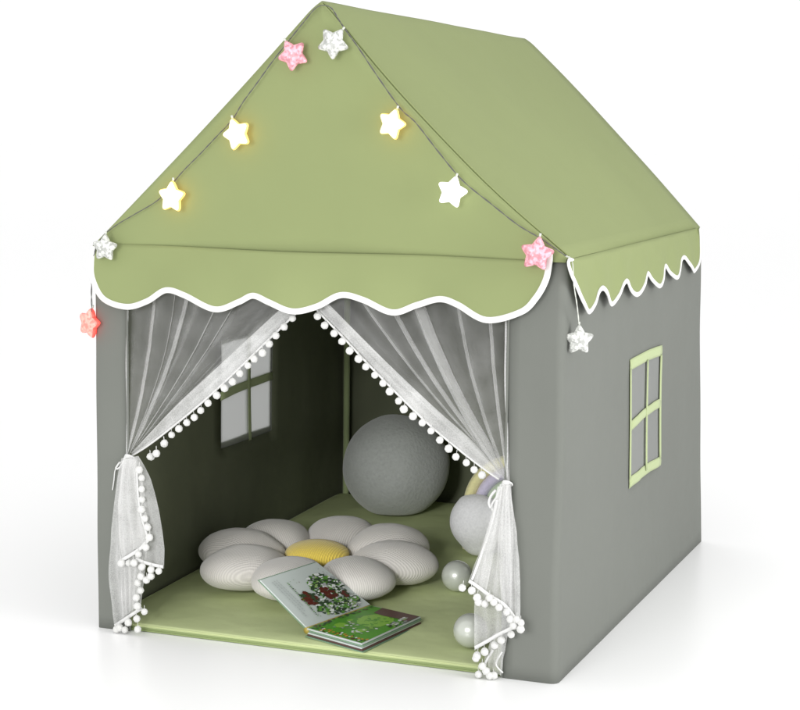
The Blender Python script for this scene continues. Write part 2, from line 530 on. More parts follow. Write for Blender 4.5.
SX = W+.014
sv = [(562, 256.5), (568, 262), (573, 282), (578, 299), (584, 308), (589, 311.5), (593.5, 304), (596.5, 292), (600, 288), (605, 294), (611.5, 304), (617, 296), (621, 284), (625, 281), (630, 288), (636.5, 294.5), (642, 285), (645.5, 276), (649, 273.5), (653, 280), (658, 286), (662, 279), (664.5, 269), (667.5, 266), (671, 273), (676, 277.5), (680.5, 269), (683.5, 260), (686.5, 257.5), (689.5, 264), (694, 271), (699, 267.5), (701.5, 258), (702.5, 240), (702.5, 228)]
sl = px_line(sv, 'x', SX)
for p in sl[:3]: pass
sl[0] = Vector((W+.003, .004, HE+.0045)); sl[-1].z = HE+.006
sline = catmull(sl, 6)
def side_valance(s):
    sline_ = sline if s > 0 else sline[14:]
    V = []; F = []; k = 10; m = len(sline_); ya, yb = sline_[0].y, sline_[-1].y
    X = W if s > 0 else 0
    for j in range(k+1):
        t = j/k
        for i, p in enumerate(sline_):
            ty = p.y*.75+(ya+(yb-ya)*i/(m-1))*.25
            kk = max(0, min(1, ty/D))
            topx = X+(s*(.0095-.016*kk) if s > 0 else -.0005)
            zt = (HE+.006) if s > 0 else HE-.004
            zb = p.z if s > 0 else p.z-.01
            z = zb+(zt-zb)*t
            d = zt-z
            xb = X+s*((.014 if s > 0 else -.001)-(.010*kk if s > 0 else 0)+.004*sin(p.y*30)*min(1, d/.05)+.006*min(1, d/.1))
            V.append(Vector((xb*(1-t**2)+topx*t**2, p.y+(ty-p.y)*t, z)))
    for j in range(k):
        for i in range(m-1): F.append((j*m+i, j*m+i+1, (j+1)*m+i+1, (j+1)*m+i))
    o = link('valance', mesh(V, F), TENT, ROOF, 'side valance with small pointed white-edged scallops' if s > 0 else None); solid(o, .002, 0)
    Vt, Ft = tube([Vector((v.x+s*.001, v.y, v.z)) for v in V[:m]], .003, 8, flat=(Vector((1, 0, 0)), .0065), rfun=lambda t: min(1, .35+t*22))
    link('valance_trim', mesh(Vt, Ft), o, WHITE)
side_valance(1); side_valance(-1)

# ------------------------------------------------------------------ mat
def matz(y): return .019+.036*max(0, min(1, (y-.05)/1.4))
MT = empty('floor_mat', (.6, .8, .002), 'sage green padded floor mat with piped edges lying inside the tent', 'mat')
x0m, x1m, y0m, y1m = .014, 1.186, .012, 1.545
def mat_top(u, v):
    x = x0m+(x1m-x0m)*u; y = y0m+(y1m-y0m)*v
    e = min(u, 1-u)*(x1m-x0m); f = min(v, 1-v)*(y1m-y0m)
    z = matz(y)+.004*nz(x, y, 0, 4)*min(1, min(e, f)/.1)+.003*nz(x, y, 5, 9)*min(1, min(e, f)/.06)
    r = .008; q = min(e, f)
    if q < r: z -= r-sqrt(max(0, r*r-(r-q)**2))
    return Vector((x, y, z))
us = sorted(set([0, .001, .003, .006, .994, .997, .999, 1]+[i/40 for i in range(41)])); 
V, F = grid(mat_top, 0, 0, us=us, vs=us)
nU = len(us)
top = [list(range(nU)), [i*nU+nU-1 for i in range(nU)], [nU*(nU-1)+i for i in range(nU)][::-1], [i*nU for i in range(nU)][::-1]]
loop = []
for s_ in top: loop += s_[:-1]
base = len(V)
for i in loop: V.append(Vector((V[i].x, V[i].y, .0008)))
m_ = len(loop)
link('cushion', mesh(V[:base], F), MT, MAT_M)
SIDE_SHADE = cloth('mat_shaded_side', (.22, .275, .115), rough=.6, sheen=0)  # mat side painted a darker green to stand for shade on its edge
V2 = [V[i] for i in loop]+V[base:]; F2 = [(k, m_+k, m_+(k+1) % m_, (k+1) % m_) for k in range(m_)]
link('shaded_side', mesh(V2, F2), MT, SIDE_SHADE)
for dz, r in ((-.005, .0024), (None, .0024)):
    P = []
    for k in range(121):
        x = x0m+(x1m-x0m)*k/120
        P.append(Vector((x, y0m-.001, (matz(y0m)-.004) if dz else .0032)))
    P += [Vector((x1m+.001, y0m+(y1m-y0m)*k/40, (matz(y0m+(y1m-y0m)*k/40)-.004) if dz else .0032)) for k in range(1, 41)]
    P = [Vector((x0m-.001, y0m+(y1m-y0m)*(40-k)/40, (matz(y0m+(y1m-y0m)*(40-k)/40)-.004) if dz else .0032)) for k in range(40)]+P
    V, F = tube(P, r, 8); link('piping', mesh(V, F), MT, PIPING if dz else SIDE_SHADE)

# ------------------------------------------------------------------ flower cushion
FC = Vector((.368, .54, 0)); fz = matz(.53)
FL = empty('flower_cushion', (FC.x, FC.y, fz), 'large daisy-shaped knitted cushion with cream petals and a yellow centre on the mat', 'cushion')
def uv_from(me, fn):
    uvl = me.uv_layers.new(name='uv')
    for lp in me.loops:
        uvl.data[lp.index].uv = fn(me.vertices[lp.vertex_index].co)
ang0 = pi/2-YAW     # away from the camera
for k in range(8):
    a = -pi/2-YAW*0+(-.363*-1)+(k+.5)*pi/4
    a = math.atan2(-FW.y, -FW.x)+.15+(k+.5)*pi/4+random.uniform(-.05, .05)
    d = Vector((cos(a), sin(a), 0)); s_ = Vector((-sin(a), cos(a), 0)); u_ = Vector((0, 0, 1))
    ln = .130*random.uniform(.95, 1.04); wd = .098*random.uniform(.96, 1.05); ht = (.067 if k not in (0, 7) else .059)*random.uniform(.93, 1.05)
    lift = .004*random.uniform(0, 1)
    c = Vector((FC.x, FC.y, fz+ht-.004+lift))+d*.215
    def shp(x, y, z):
        w = 1-.38*max(0, -x)**1.2+.06*x
        zz = z*(1-.25*max(0, -x)**2)
        if zz < 0: zz *= .88 if zz > -.8 else .86
        return x, y*w, zz
    V, F = ellipsoid(c, d*ln, s_*wd, u_*ht, 40, 28, shp)
    V = [v+Vector((0, 0, .0035*nz(v.x, v.y, v.z, 14)+.001*nz(v.x, v.y, v.z, 40))) for v in V]
    me = mesh(V, F)
    uv_from(me, lambda co, c=c, d=d, s_=s_: ((co-c).dot(s_)*6+.12*sin((co-c).dot(d)*14), (co-c).dot(d)*6+(co.z-c.z)*2))
    link('petal', me, FL, KNIT)
c = Vector((FC.x, FC.y, fz+.074))
V, F = ellipsoid(c, Vector((.088, 0, 0)), Vector((0, .088, 0)), Vector((0, 0, .036)), 40, 24)
me = mesh(V, F); uv_from(me, lambda co, c=c: ((co-c).x*6, (co-c).y*6))
link('flower_centre', me, FL, KNIT_Y, 'round yellow knitted centre')

# ------------------------------------------------------------------ ball pillow
bc = Vector((.292, 1.335, 0)); br = .168
BP = empty('ball_pillow', (bc.x, bc.y, matz(bc.y)), 'big round grey fleece ball pillow against the back wall', 'pillow')
def bs(x, y, z):
    if z < -.86: z = -.86-(z+.86)*-.25
    return x, y, z
V, F = ellipsoid((bc.x, bc.y, matz(bc.y)+br*.90), Vector((br, 0, 0)), Vector((0, br, 0)), Vector((0, 0, br*.97)), 72, 48, bs)
cc = Vector((bc.x, bc.y, matz(bc.y)+br*.9)); dimple = (cc+Vector((.04, -br, .02))-cc).normalized()
VV = []
for v in V:
    d = (v-cc); q = d.normalized()
    f = 1+.018*nz(q.x, q.y, q.z, 2.2)-.03*math.exp(-((q-dimple).length/.16)**2)
    VV.append(cc+d*f)
o = link('cover', mesh(VV, F), BP, BALL_M)

# ------------------------------------------------------------------ pearl balls
for (u, v, zz, lab) in ((457, 577, .072, 'shiny pearl grey plastic ball further back on the mat, below the plush cushion'), (470.5, 630.5, .064, 'shiny pearl grey plastic ball nearest the front edge of the mat, half behind the curtain')):
    c = at(u, v, 'z', zz); r = zz-matz(c.y)+.0005
    r = .0415
    c.z = matz(c.y)+r+.001
    V, F = ellipsoid(c, Vector((r, 0, 0)), Vector((0, r, 0)), Vector((0, 0, r)), 48, 32)
    o = tag(link('play_ball', mesh(V, F), None, PEARL), lab, 'ball', 'pearl play balls on the mat')

# ------------------------------------------------------------------ rainbow and cloud plush
RCu = empty('rainbow_cushion', (.72, .98, matz(.95)), 'plush toy rainbow with pale grey cloud standing on the mat behind the right curtain', 'plush toy')
base = at(470, 530, 'y', .93); bx, bz = base.x, matz(.93)
def cloud(c, s, sq=1):
    bm = bmesh.new()
    def lobe(dx, dz, r, ry=.75):
        V, F = ellipsoid(Vector(c)+Vector((dx, 0, dz))*s, Vector((r*s, 0, 0)), Vector((0, r*ry*s, 0)), Vector((0, 0, r*s)), 24, 16)
        vv = [bm.verts.new(v) for v in V]
        for f in F:
            try: bm.faces.new([vv[i] for i in f])
            except ValueError: pass
    for L in ((.018, .088, .072), (.022, .050, .050), (-.012, .135, .022), (.085, .10, .055)): lobe(*L)
    me = bpy.data.meshes.new('m'); bm.to_mesh(me); bm.free(); return me
me = cloud((bx, .93, bz), 1.15)
o = link('cloud', me, RCu, CLOUD_M)
rm = o.modifiers.new('remesh', 'REMESH'); rm.mode = 'VOXEL'; rm.voxel_size = .005; rm.use_smooth_shade = True
sm = o.modifiers.new('soft', 'SMOOTH'); sm.iterations = 40; sm.factor = .7
ac = Vector((bx+.118, .985, bz+.13))
for k, R0 in enumerate((.140, .108, .076)):
    P = [ac+Vector((-R0*cos(pi*i/36), 0, R0*1.05*sin(pi*i/36))) for i in range(37)]
    P = [Vector((ac.x-R0, ac.y, bz+.01))]+P+[Vector((ac.x+R0, ac.y, bz+.01))]
    V, F = tube(resample(P, 48), .028, 14, flat=(Vector((0, 1, 0)), .0175))
    link('rainbow_band', mesh(V, F), RCu, RB[k])

# ------------------------------------------------------------------ picture book
pz = .043
A0 = at(307, 628, 'z', pz); A3 = at(371, 605, 'z', pz)          # spine
A1 = A0+(at(362, 643.5, 'z', pz)-A0); A2 = at(421, 616.5, 'z', pz)
B1 = at(260, 580, 'z', .163)
_n = (A3-A0).cross(B1-A0); _d = at(317, 562, 'z', 0)-CAMP
B2 = CAMP+_d*((A0-CAMP).dot(_n)/_d.dot(_n))
BK = empty('picture_book', (.6, .2, matz(.2)), 'open hardback picture book with leafy tree picture leaning on the daisy cushion', 'book')
PAPER = plain('book_paper', (.43, .47, .45), .45)
BOARD = plain('book_board', (.16, .26, .17), .45)
ART = [plain('ink_'+n_, c_, .4) for n_, c_ in (('leaf_dark', (.025, .05, .02)), ('leaf', (.08, .22, .03)), ('leaf_light', (.25, .38, .12)), ('maroon', (.085, .014, .008)), ('white', (.6, .62, .6)), ('meadow', (.07, .26, .015)), ('meadow_light', (.20, .42, .04)), ('brown', (.09, .04, .035)), ('grey', (.3, .32, .32)), ('orange', (.5, .22, .03)))]
def slab(c0, c1, c2, c3, th, mat, name, n_lines=0, lab=None):
    nrm = (Vector(c1)-Vector(c0)).cross(Vector(c3)-Vector(c0)).normalized()
    if nrm.z < 0: nrm = -nrm
    def f(u, v):
        p = Vector(c0).lerp(Vector(c1), u).lerp(Vector(c3).lerp(Vector(c2), u), v); return p
    V = []; F = []
    cs = [Vector(c) for c in (c0, c1, c2, c3)]
    V = cs+[c-nrm*th for c in cs]
    F = [(0, 1, 2, 3), (7, 6, 5, 4), (0, 4, 5, 1), (1, 5, 6, 2), (2, 6, 7, 3), (3, 7, 4, 0)]
    o = link(name, mesh(V, F), BK, mat, lab, smooth=False)
    bv = o.modifiers.new('b', 'BEVEL'); bv.width = min(.0012, th*.35); bv.segments = 2
    return o, f, nrm
tR = pz-matz(.1)-.003
# right block: page stack of thick boards
levels = 4
for k in range(levels):
    th = tR/levels
    off = Vector((random.uniform(-.002, .003), random.uniform(-.003, .001), -k*th-.0002*k))
    q, fr_, nr_ = slab(A0+off, A1+off, A2+off, A3+off, th*.86, [PAPER, BOARD, PAPER, ART[7]][k % 4], 'page')
    if k == 0: fR, nR = fr_, nr_
off = Vector((0, 0, -tR))
slab(A0+off+Vector((-.004, -.004, 0)), A1+off+Vector((.004, -.004, 0)), A2+off+Vector((.004, .004, 0)), A3+off+Vector((-.004, .004, 0)), .0022, BOARD, 'cover', lab='back cover lying on the mat')
q, fL, nL = slab(A0+Vector((-.001, 0, .001)), B1, B2, A3+Vector((-.001, 0, .001)), .004, PAPER, 'page')
n4 = -nL*.0048
slab(A0+n4, B1+n4+(B1-A0)*.02, B2+n4+(B2-A3)*.02, A3+n4, .0025, BOARD, 'cover', lab='front cover leaning on a petal')
V, F = tube([A0.lerp(A3, i/12)+Vector((-.002, -.001, -.007)) for i in range(13)], .008, 10)
link('spine', mesh(V, F), BK, plain('spine_cloth', (.34, .26, .05), .5))
# illustrations: flat printed shapes with real outlines, 0.3 mm above the page
def art(shapes, f, nrm, name, lab):
    V = []; F = []; I = []; h = .0003
    for (poly, mi) in shapes:
        b0 = len(V); h += .0000035
        for (u, v) in poly: V.append(f(min(max(u, .012), .988), min(max(v, .012), .988))+nrm*h)
        F.append(tuple(range(b0, b0+len(poly)))); I.append(mi)
    return link(name, mesh(V, F, I), BK, ART, lab, smooth=False)
rnd = random.Random(3)
def blob(cx, cy, r, n=7, asp=1.0, jit=.35):
    a0 = rnd.uniform(0, 6.28)
    return [(cx+r*asp*cos(a0+2*pi*i/n)*rnd.uniform(1-jit, 1+jit), cy+r*sin(a0+2*pi*i/n)*rnd.uniform(1-jit, 1+jit)) for i in range(n)]
sh = []
# left page: u = from spine (0) to outer edge (1), v = from reader's side (0) to the far edge (1)
for i in range(900):     # crown of the leafy tree, a wide band from the far edge to the near-right
    t = rnd.uniform(0, 1); a = rnd.uniform(0, 2*pi); rr = sqrt(rnd.random())
    if t < .55: cx, cy = .55+.27*rr*cos(a), .74+.22*rr*sin(a)
    else: cx, cy = .21+.19*rr*cos(a), .64+.31*rr*sin(a)
    sh.append((blob(cx, cy, rnd.uniform(.012, .034), 6, .8, .5), rnd.choice([0, 0, 0, 1, 1, 2, 4, 4, 8, 0])))
for (cx, cy, n_, r_) in ((.44, .37, 60, .10), (.42, .66, 46, .09), (.34, .83, 14, .05)):
    for i in range(n_):
        a = rnd.uniform(0, 2*pi); rr = sqrt(rnd.random())*r_
        sh.append((blob(cx+rr*cos(a)*1.25, cy+rr*sin(a)*.9, rnd.uniform(.014, .034), 9, 1, .75), rnd.choice([3, 3, 3, 0])))
for i in range(26): sh.append((blob(rnd.uniform(.05, .9), rnd.uniform(.2, .97), .006, 5), rnd.choice([0, 3, 1])))
for i in range(24):     # a grass stroke along the picture
    t = i/23; sh.append((blob(.80-.68*t, .29-.05*t, .012, 5, .8), rnd.choice([0, 1])))
for r_ in range(3):      # lines of small unreadable print along the near edge
    t = .94 - .05*rnd.random()
    while t > .18+.1*r_:
        w = rnd.uniform(.015, .045); v0 = .10+.04*r_
        sh.append(([(t, v0), (t-w, v0), (t-w, v0+.009), (t, v0+.009)], 8)); t -= w+.014
art(sh, fL, nL, 'illustration', 'printed leafy tree with dark red leaves on a pale page')
sh = [([(.01, .01), (.99, .01), (.99, .99), (.01, .99)], 0)]
sh = [([(.01, .01), (.985, .01), (.985, .985), (.01, .985)], 5)]
for i in range(90):
    cx, cy = rnd.uniform(.25, .8), rnd.uniform(.25, .8)
    sh.append((blob(cx, cy, rnd.uniform(.03, .10), 9, 1.2), rnd.choice([5, 5, 6, 1])))
sh.append((blob(.55, .62, .22, 16, 1.2, .08), 6))
for i in range(60): sh.append((blob(.55+rnd.gauss(0, .12), .60+rnd.gauss(0, .10), .02, 7, 1.5), rnd.choice([6, 5])))
for i in range(60): sh.append((blob(rnd.uniform(.05, .98), rnd.uniform(.01, .12), .02, 6), rnd.choice([0, 1, 3, 9, 4])))
for i in range(50): sh.append((blob(rnd.uniform(.02, .10), rnd.uniform(.05, .98), .022, 6), rnd.choice([0, 1, 0, 3])))
sh.append(([(.30, .80), (.50, .78), (.80, .80), (.985, .74), (.985, .985), (.25, .985)], 7))
for i in range(40): sh.append((blob(rnd.uniform(.82, .97), rnd.uniform(.55, .9), .022, 6), rnd.choice([8, 4, 8, 0, 2])))
for i in range(26): sh.append((blob(rnd.uniform(.25, .85), rnd.uniform(.16, .42), .014, 6, 1.8), rnd.choice([4, 4, 8, 2])))
art(sh, fR, nR, 'illustration', 'printed green meadow with white flowers')

# ------------------------------------------------------------------ curtains
pomr = .0088
def make_pom():
    V, F = ellipsoid((0, 0, -.0165), Vector((pomr, 0, 0)), Vector((0, pomr, 0)), Vector((0, 0, pomr)), 28, 18)
    V = [v+Vector((nz(v.x, v.y, v.z, 260), nz(v.y, v.z, v.x, 260), nz(v.z, v.x, v.y, 260)))*.0011 for v in V]
    V2, F2 = tube([(0, 0, .001), (0, 0, -.008)], .0007, 5)
    j = join((V, F), (V2, F2)); me = mesh(j[0], j[1]); me.materials.append(POM)
    for p in me.polygons: p.use_smooth = True
    return me
POMME = [make_pom()]
def poms(root, pts):
    """pts: centres of the balls in world space"""
    for p in pts:
        o = bpy.data.objects.new('pompom', POMME[0]); COL.objects.link(o); o.parent = root
        o.location = Vector(p)-Vector(root.location)+Vector((0, 0, .0165))
        o.rotation_euler = (random.uniform(-.12, .12), random.uniform(-.15, .15), random.uniform(0, 6))
        s = random.uniform(.92, 1.08); o.scale = (s, s, s)

def px(pts, y): return [at(u, v, 'y', y) for (u, v) in pts]

def fan_panel(root, top0, top1, K0, K1, pleats, bow, edge_pts, sgn):
    """top0 outer top corner, top1 inner top corner; everything gathers between K0 and K1"""
    cols = []; ss = [i/56 for i in range(57)]
    for (s0, w) in pleats: ss = [s for s in ss if abs(s-s0) > .014]
    for s in ss: cols.append((s, 0, 0, 0))
    for (s0, w) in pleats:
        for (e, dx, dy, o) in ((0, w/2*.6, -.003, 1), (0, w/2, -.0035, 2), (0, 0, -.001, 3), (0, -w/2, .0015, 4), (0, -w/2*.6, .002, 5)):
            cols.append((s0+o*1e-6, dx, dy, o))
    cols.sort(key=lambda c: c[0])
    nt_ = 44; V = []; F = []; m = len(cols)
    inner = resample(edge_pts, nt_+1)
    for j in range(nt_+1):
        t = j/nt_
        for (s, dx, dy, o) in cols:
            T = top0.lerp(top1, s)
            K = K0.lerp(K1, s)
            outer = top0.lerp(K0, t)
            p = T.lerp(K, t)
            # inner edge follows its own line
            q = inner[j]; lin1 = top1.lerp(K1, t); p = p+(q-lin1)*s**2
            p.x += sgn*bow*sin(pi*t)**.9*(4*s*(1-s))*(.8+.2*sin(9*s))
            sp = (1-t)
            p.x += sgn*dx*(.95 if t < .85 else .95-(t-.85)*3)
            p.y += dy + (.010*sin(s*23+.6*sin(t*3)+root.location.x)+.006*sin(s*47+1.3*t+1))*(.35+.65*sin(pi*min(1, t*.8+.1)))*(1-.75*t)
            p.x += .0012*nz(s*9, t*6, root.location.x*7, 1.5)
            V.append(p)
    for j in range(nt_):
        for i in range(m-1): F.append((j*m+i, j*m+i+1, (j+1)*m+i+1, (j+1)*m+i))
    return link('drape_panel', mesh(V, F), root, TULLE)

def band(root, A, B, n_=60, k=10, yo=0.0):
    """dense gathered hem between two edge lines"""
    A = resample(catmull(A, 6), n_); B = resample(catmull(B, 6), n_); V = []; F = []
    for i in range(n_):
        for j in range(k+1):
            t = j/k; p = A[i].lerp(B[i], t)
            p.y += yo-.0035*sin(t*pi*3+.8*sin(i*.07))-.002*sin(t*17+i*.11)
            V.append(p)
    for i in range(n_-1):
        for j in range(k): a = i*(k+1)+j; F.append((a, a+1, a+k+2, a+k+1))
    return link('hem_band', mesh(V, F), root, TULLE_HEM)

def strip_layer(root, L, R, yb, folds=5, amp=.006, n_=40, k=30, seed=0, name='tail_layer', mat=None):
    L = resample(catmull(L, 6), n_); R = resample(catmull(R, 6), n_); V = []; F = []
    for i in range(n_):
        t = i/(n_-1)
        for j in range(k+1):
            s = j/k; p = L[i].lerp(R[i], s)
            p.y = yb-amp*(.3+.7*t)*sin(s*folds*2*pi+seed+1.5*sin(t*2.2+seed))-.012*sin(pi*min(1, t*1.2))*sin(pi*s)
            p.x += .0018*nz(s*6, t*5, seed, 1.5)
            V.append(p)
    for i in range(n_-1):
        for j in range(k): a = i*(k+1)+j; F.append((a, a+1, a+k+2, a+k+1))
    return link(name, mesh(V, F), root, mat or TULLE_TAIL)

def tape(root, P, w=.0045, dens=8):
    P = catmull(P, dens); V, F = tube(P, .0016, 8, flat=(Vector((0, 1, 0)), w)); return link('trim_tape', mesh(V, F), root, TAPE)

def cord(root, P, r, name='tie_cord', mat=None):
    V, F = tube(catmull(P, 6), r, 6); return link(name, mesh(V, F), root, mat or TAPE)

YC = .012
# ---- left curtain
CL = empty('curtain', (.09, -.01, .446), 'left sheer white curtain with pompom trim, tied back at the left doorpost', 'curtain', 'sheer curtains at the tent door')
K = at(127, 457, 'y', -.004)
upperL = px([(312, 281), (276, 314), (228, 358), (180, 402), (152, 431), (133, 452)], YC)
lowerL = px([(330, 281), (294, 316), (266, 343), (232, 376), (200, 405), (168, 431), (148, 446), (132, 456)], YC)
top0 = at(126, 281, 'y', YC); top1 = upperL[0]
def sfrac(u, a, b_): return (u-a)/(b_-a)
fan_panel(CL, top0, top1, K+Vector((-.004, 0, 0)), upperL[-1], [(sfrac(153.5, 126, 290), .014), (sfrac(171, 126, 290), .005), (sfrac(184, 126, 290), .016), (sfrac(217, 126, 292), .006), (sfrac(238, 126, 296), .005)], .030, upperL, 1)
band(CL, upperL, lowerL, yo=-.004)
# double-layer selvedge along the door post
V, F = tube([at(127, 283+(455-283)*i/20, 'y', -.001)+Vector((.0015*sin(i*.5), 0, 0)) for i in range(21)], .0012, 8, flat=(Vector((0, 1, 0)), .0024))
link('selvedge', mesh(V, F), CL, TULLE_HEM)
tape(CL, [p+Vector((0, -.006, 0)) for p in lowerL], .0026)
c3 = lambda x, y: (70+x*.325, 230+y*.325)
pl = [c3(*q) for q in ((683,273),(660,298),(635,325),(613,350),(592,377),(568,396),(546,418),(524,442),(498,466),(474,486),(451,508),(427,533),(404,557),(380,577),(358,593),(336,611),(312,632),(288,657),(265,687),(247,700))]
poms(CL, px(pl, YC-.012))
# tail
strip_layer(CL, px([(122, 458), (118, 480), (113, 520), (110, 570), (113, 605), (116, 627)], -.008), px([(133, 458), (143, 480), (148, 530), (146, 575), (144, 590), (142, 609)], -.008), -.010, 3, .004, seed=1)
strip_layer(CL, px([(127, 458), (133, 480), (137, 510), (136, 540), (135, 562)], -.02), px([(138, 456), (150, 478), (158, 510), (163, 545), (163, 569)], -.02), -.018, 2.5, .004, seed=2.2)
strip_layer(CL, px([(123, 458), (120, 480), (118, 510), (119, 540), (121, 558)], -.03), px([(136, 460), (138, 485), (142, 510), (146, 530), (148, 541)], -.03), -.028, 3, .005, seed=4)
strip_layer(CL, px([(126, 456), (122, 480), (120, 530), (122, 580), (124, 617)], -.01), px([(138, 458), (145, 490), (149, 530), (144, 560), (138, 606)], -.01), -.0145, 4, .003, seed=6)
yt = -.034
tape(CL, px([(120, 561), (130, 555.5), (141, 548), (148, 540)], yt))
tape(CL, px([(136, 559), (143, 562), (153, 565), (163, 567)], -.024))
tape(CL, px([(115, 626), (124, 620), (133, 614), (142, 608)], -.018))
tape(CL, px([(137, 472), (138, 495), (141, 515), (146, 532), (148, 541)], yt), .0025)
c5 = lambda x, y: (80+x*.325, 440+y*.325)
front = [(258,10),(235,40),(215,52)]
poms(CL, px([c5(*q) for q in front], -.006))
fr2 = [(183,90),(190,118),(191,152),(187,185),(192,213),(201,242),(205,268),(215,298),(200,330),(178,353),(163,378),(125,378)]
poms(CL, px([c5(*q) for q in fr2], -.040))
fr3 = [(243,405),(220,418),(218,398),(193,390),(205,430),(180,440),(185,465),(178,510),(176,485),(150,380),(188,418)]
poms(CL, px([c5(*q) for q in fr3], -.030))
fr4 = [(198,530),(173,550),(148,560),(122,577),(110,590),(140,588),(178,582)]
poms(CL, [Vector((p.x, p.y, max(p.z, .0105))) for p in px([c5(*q) for q in fr4], -.028)])
# tie: wrapped ribbon and loose ends
def knot(root, c, w, h, mat=TAPE):
    V = []; parts = []
    for k in range(3):
        cz = c.z+h*(k-1)*.5
        P = [Vector((c.x+w*cos(a*2*pi/24)+.002*k, c.y+.010*sin(a*2*pi/24), cz+.003*cos(a*2*pi/24+k)-.004*sin(a*.26))) for a in range(24)]
        parts.append(tube(P, .0022, 8, closed=True))
    j = join(*parts); return link('tie_ribbon', mesh(j[0], j[1]), root, mat)
knot(CL, at(128.5, 457.5, 'y', -.010), .0110, .003)
cord(CL, px([(124, 460), (118, 465), (115, 471), (114, 480), (112.5, 490)], -.006), .0016)
cord(CL, px([(124, 461), (119, 468), (116, 468), (120, 462)], -.007), .0026)

# ---- right curtain
CR = empty('curtain', (1.07, -.01, .449), 'right sheer white curtain with pompom trim, tied back at the right doorpost', 'curtain', 'sheer curtains at the tent door')
K = at(508, 482, 'y', -.004)
upperR = px([(309, 283), (330, 304), (362, 336), (394, 368), (440, 412), (474, 442), (502, 474)], YC)
lowerR = px([(298, 287), (319, 311), (346, 339), (373, 368), (422, 417), (457, 447), (484, 468), (500, 479)], YC)
top0 = at(505, 288, 'y', YC); top1 = upperR[0]+(upperR[0]-upperR[1])*.1
fan_panel(CR, top0, top1, K+Vector((.004, 0, 0)), upperR[-1], [(sfrac(491, 505, 318), .007), (sfrac(460, 505, 318), .007), (sfrac(421, 505, 320), .030), (sfrac(388, 505, 316), .012), (sfrac(356, 505, 314), .005)], .030, upperR, -1)
band(CR, upperR, lowerR, yo=-.004)
V, F = tube([at(505+2*i/20, 290+(480-290)*i/20, 'y', -.001)+Vector((.0015*sin(i*.5), 0, 0)) for i in range(21)], .0012, 8, flat=(Vector((0, 1, 0)), .0024))
link('selvedge', mesh(V, F), CR, TULLE_HEM)
tape(CR, [p+Vector((0, -.006, 0)) for p in lowerR], .0026)
c4 = lambda x, y: (300+x*.325, 270+y*.325)
pr_ = [c4(*q) for q in ((55,142),(78,170),(107,195),(130,220),(153,248),(180,272),(203,299),(230,325),(255,349),(278,373),(303,405),(323,427),(348,449),(376,471),(405,497),(430,524),(458,548),(483,576),(510,594),(536,616),(557,631))]
poms(CR, px(pr_, YC-.012))
strip_layer(CR, px([(500, 484), (490, 520), (479, 570), (475, 600), (475, 650)], -.008), px([(511, 484), (514, 530), (513, 580), (514, 610), (511, 629)], -.008), -.010, 3, .004, seed=1.5)
strip_layer(CR, px([(500, 484), (493, 510), (483, 545), (469, 581)], -.02), px([(509, 484), (511, 530), (513, 580), (512, 616)], -.02), -.022, 5, .006, seed=2.9)
strip_layer(CR, px([(504, 484), (500, 520), (500, 570), (503, 607)], -.02), px([(511, 484), (518, 530), (521, 580), (521, 622)], -.02), -.030, 3, .005, seed=4.4)
strip_layer(CR, px([(498, 486), (492, 515), (482, 550), (474, 583)], -.03), px([(503, 486), (500, 520), (493, 560), (486, 595)], -.03), -.034, 2, .003, seed=5.4)
strip_layer(CR, px([(493, 634), (488, 650), (484, 662), (480, 672)], -.008), px([(509, 628), (507, 645), (504, 660), (502, 675)], -.008), -.012, 3, .005, seed=.5)
tape(CR, px([(469, 581), (478, 587), (490, 596), (503, 604), (511, 613), (517, 622)], -.038))
tape(CR, px([(475, 648), (486, 642), (498, 635), (512, 628)], -.016))
tape(CR, px([(483, 668), (488, 658), (493, 650)], -.016), .003)
tape(CR, px([(502, 652), (496, 664), (503, 673)], -.016), .002)
tape(CR, px([(497, 500), (492, 522), (483, 550), (472, 580)], -.038), .003)
cr = lambda x, y: (430+x/5.46, 550+y/5.46)
poms(CR, px([cr(*q) for q in ((183,208),(225,222),(262,258),(268,282),(303,297),(345,287),(380,315),(420,345),(445,378),(475,382),(497,430),(458,410),(325,262),(495,400))], -.044))
poms(CR, px([cr(*q) for q in ((440,463),(395,493),(350,522),(295,553),(262,575),(250,592))], -.024))
poms(CR, [Vector((p.x, p.y, max(p.z, .0105))) for p in px([cr(*q) for q in ((285,635),(262,688),(345,690),(305,660),(325,700))], -.026)])
knot(CR, at(506, 484, 'y', -.010), .0105, .004)
cord(CR, px([(508, 486), (505, 494), (503, 502), (506, 506)], -.018), .0022)
cord(CR, px([(500, 490), (496, 498), (492, 505), (494, 512), (499, 505), (502, 492)], -.02), .0030)
cord(CR, px([(496, 490), (491, 496), (489, 503), (491, 508)], -.022), .0034)

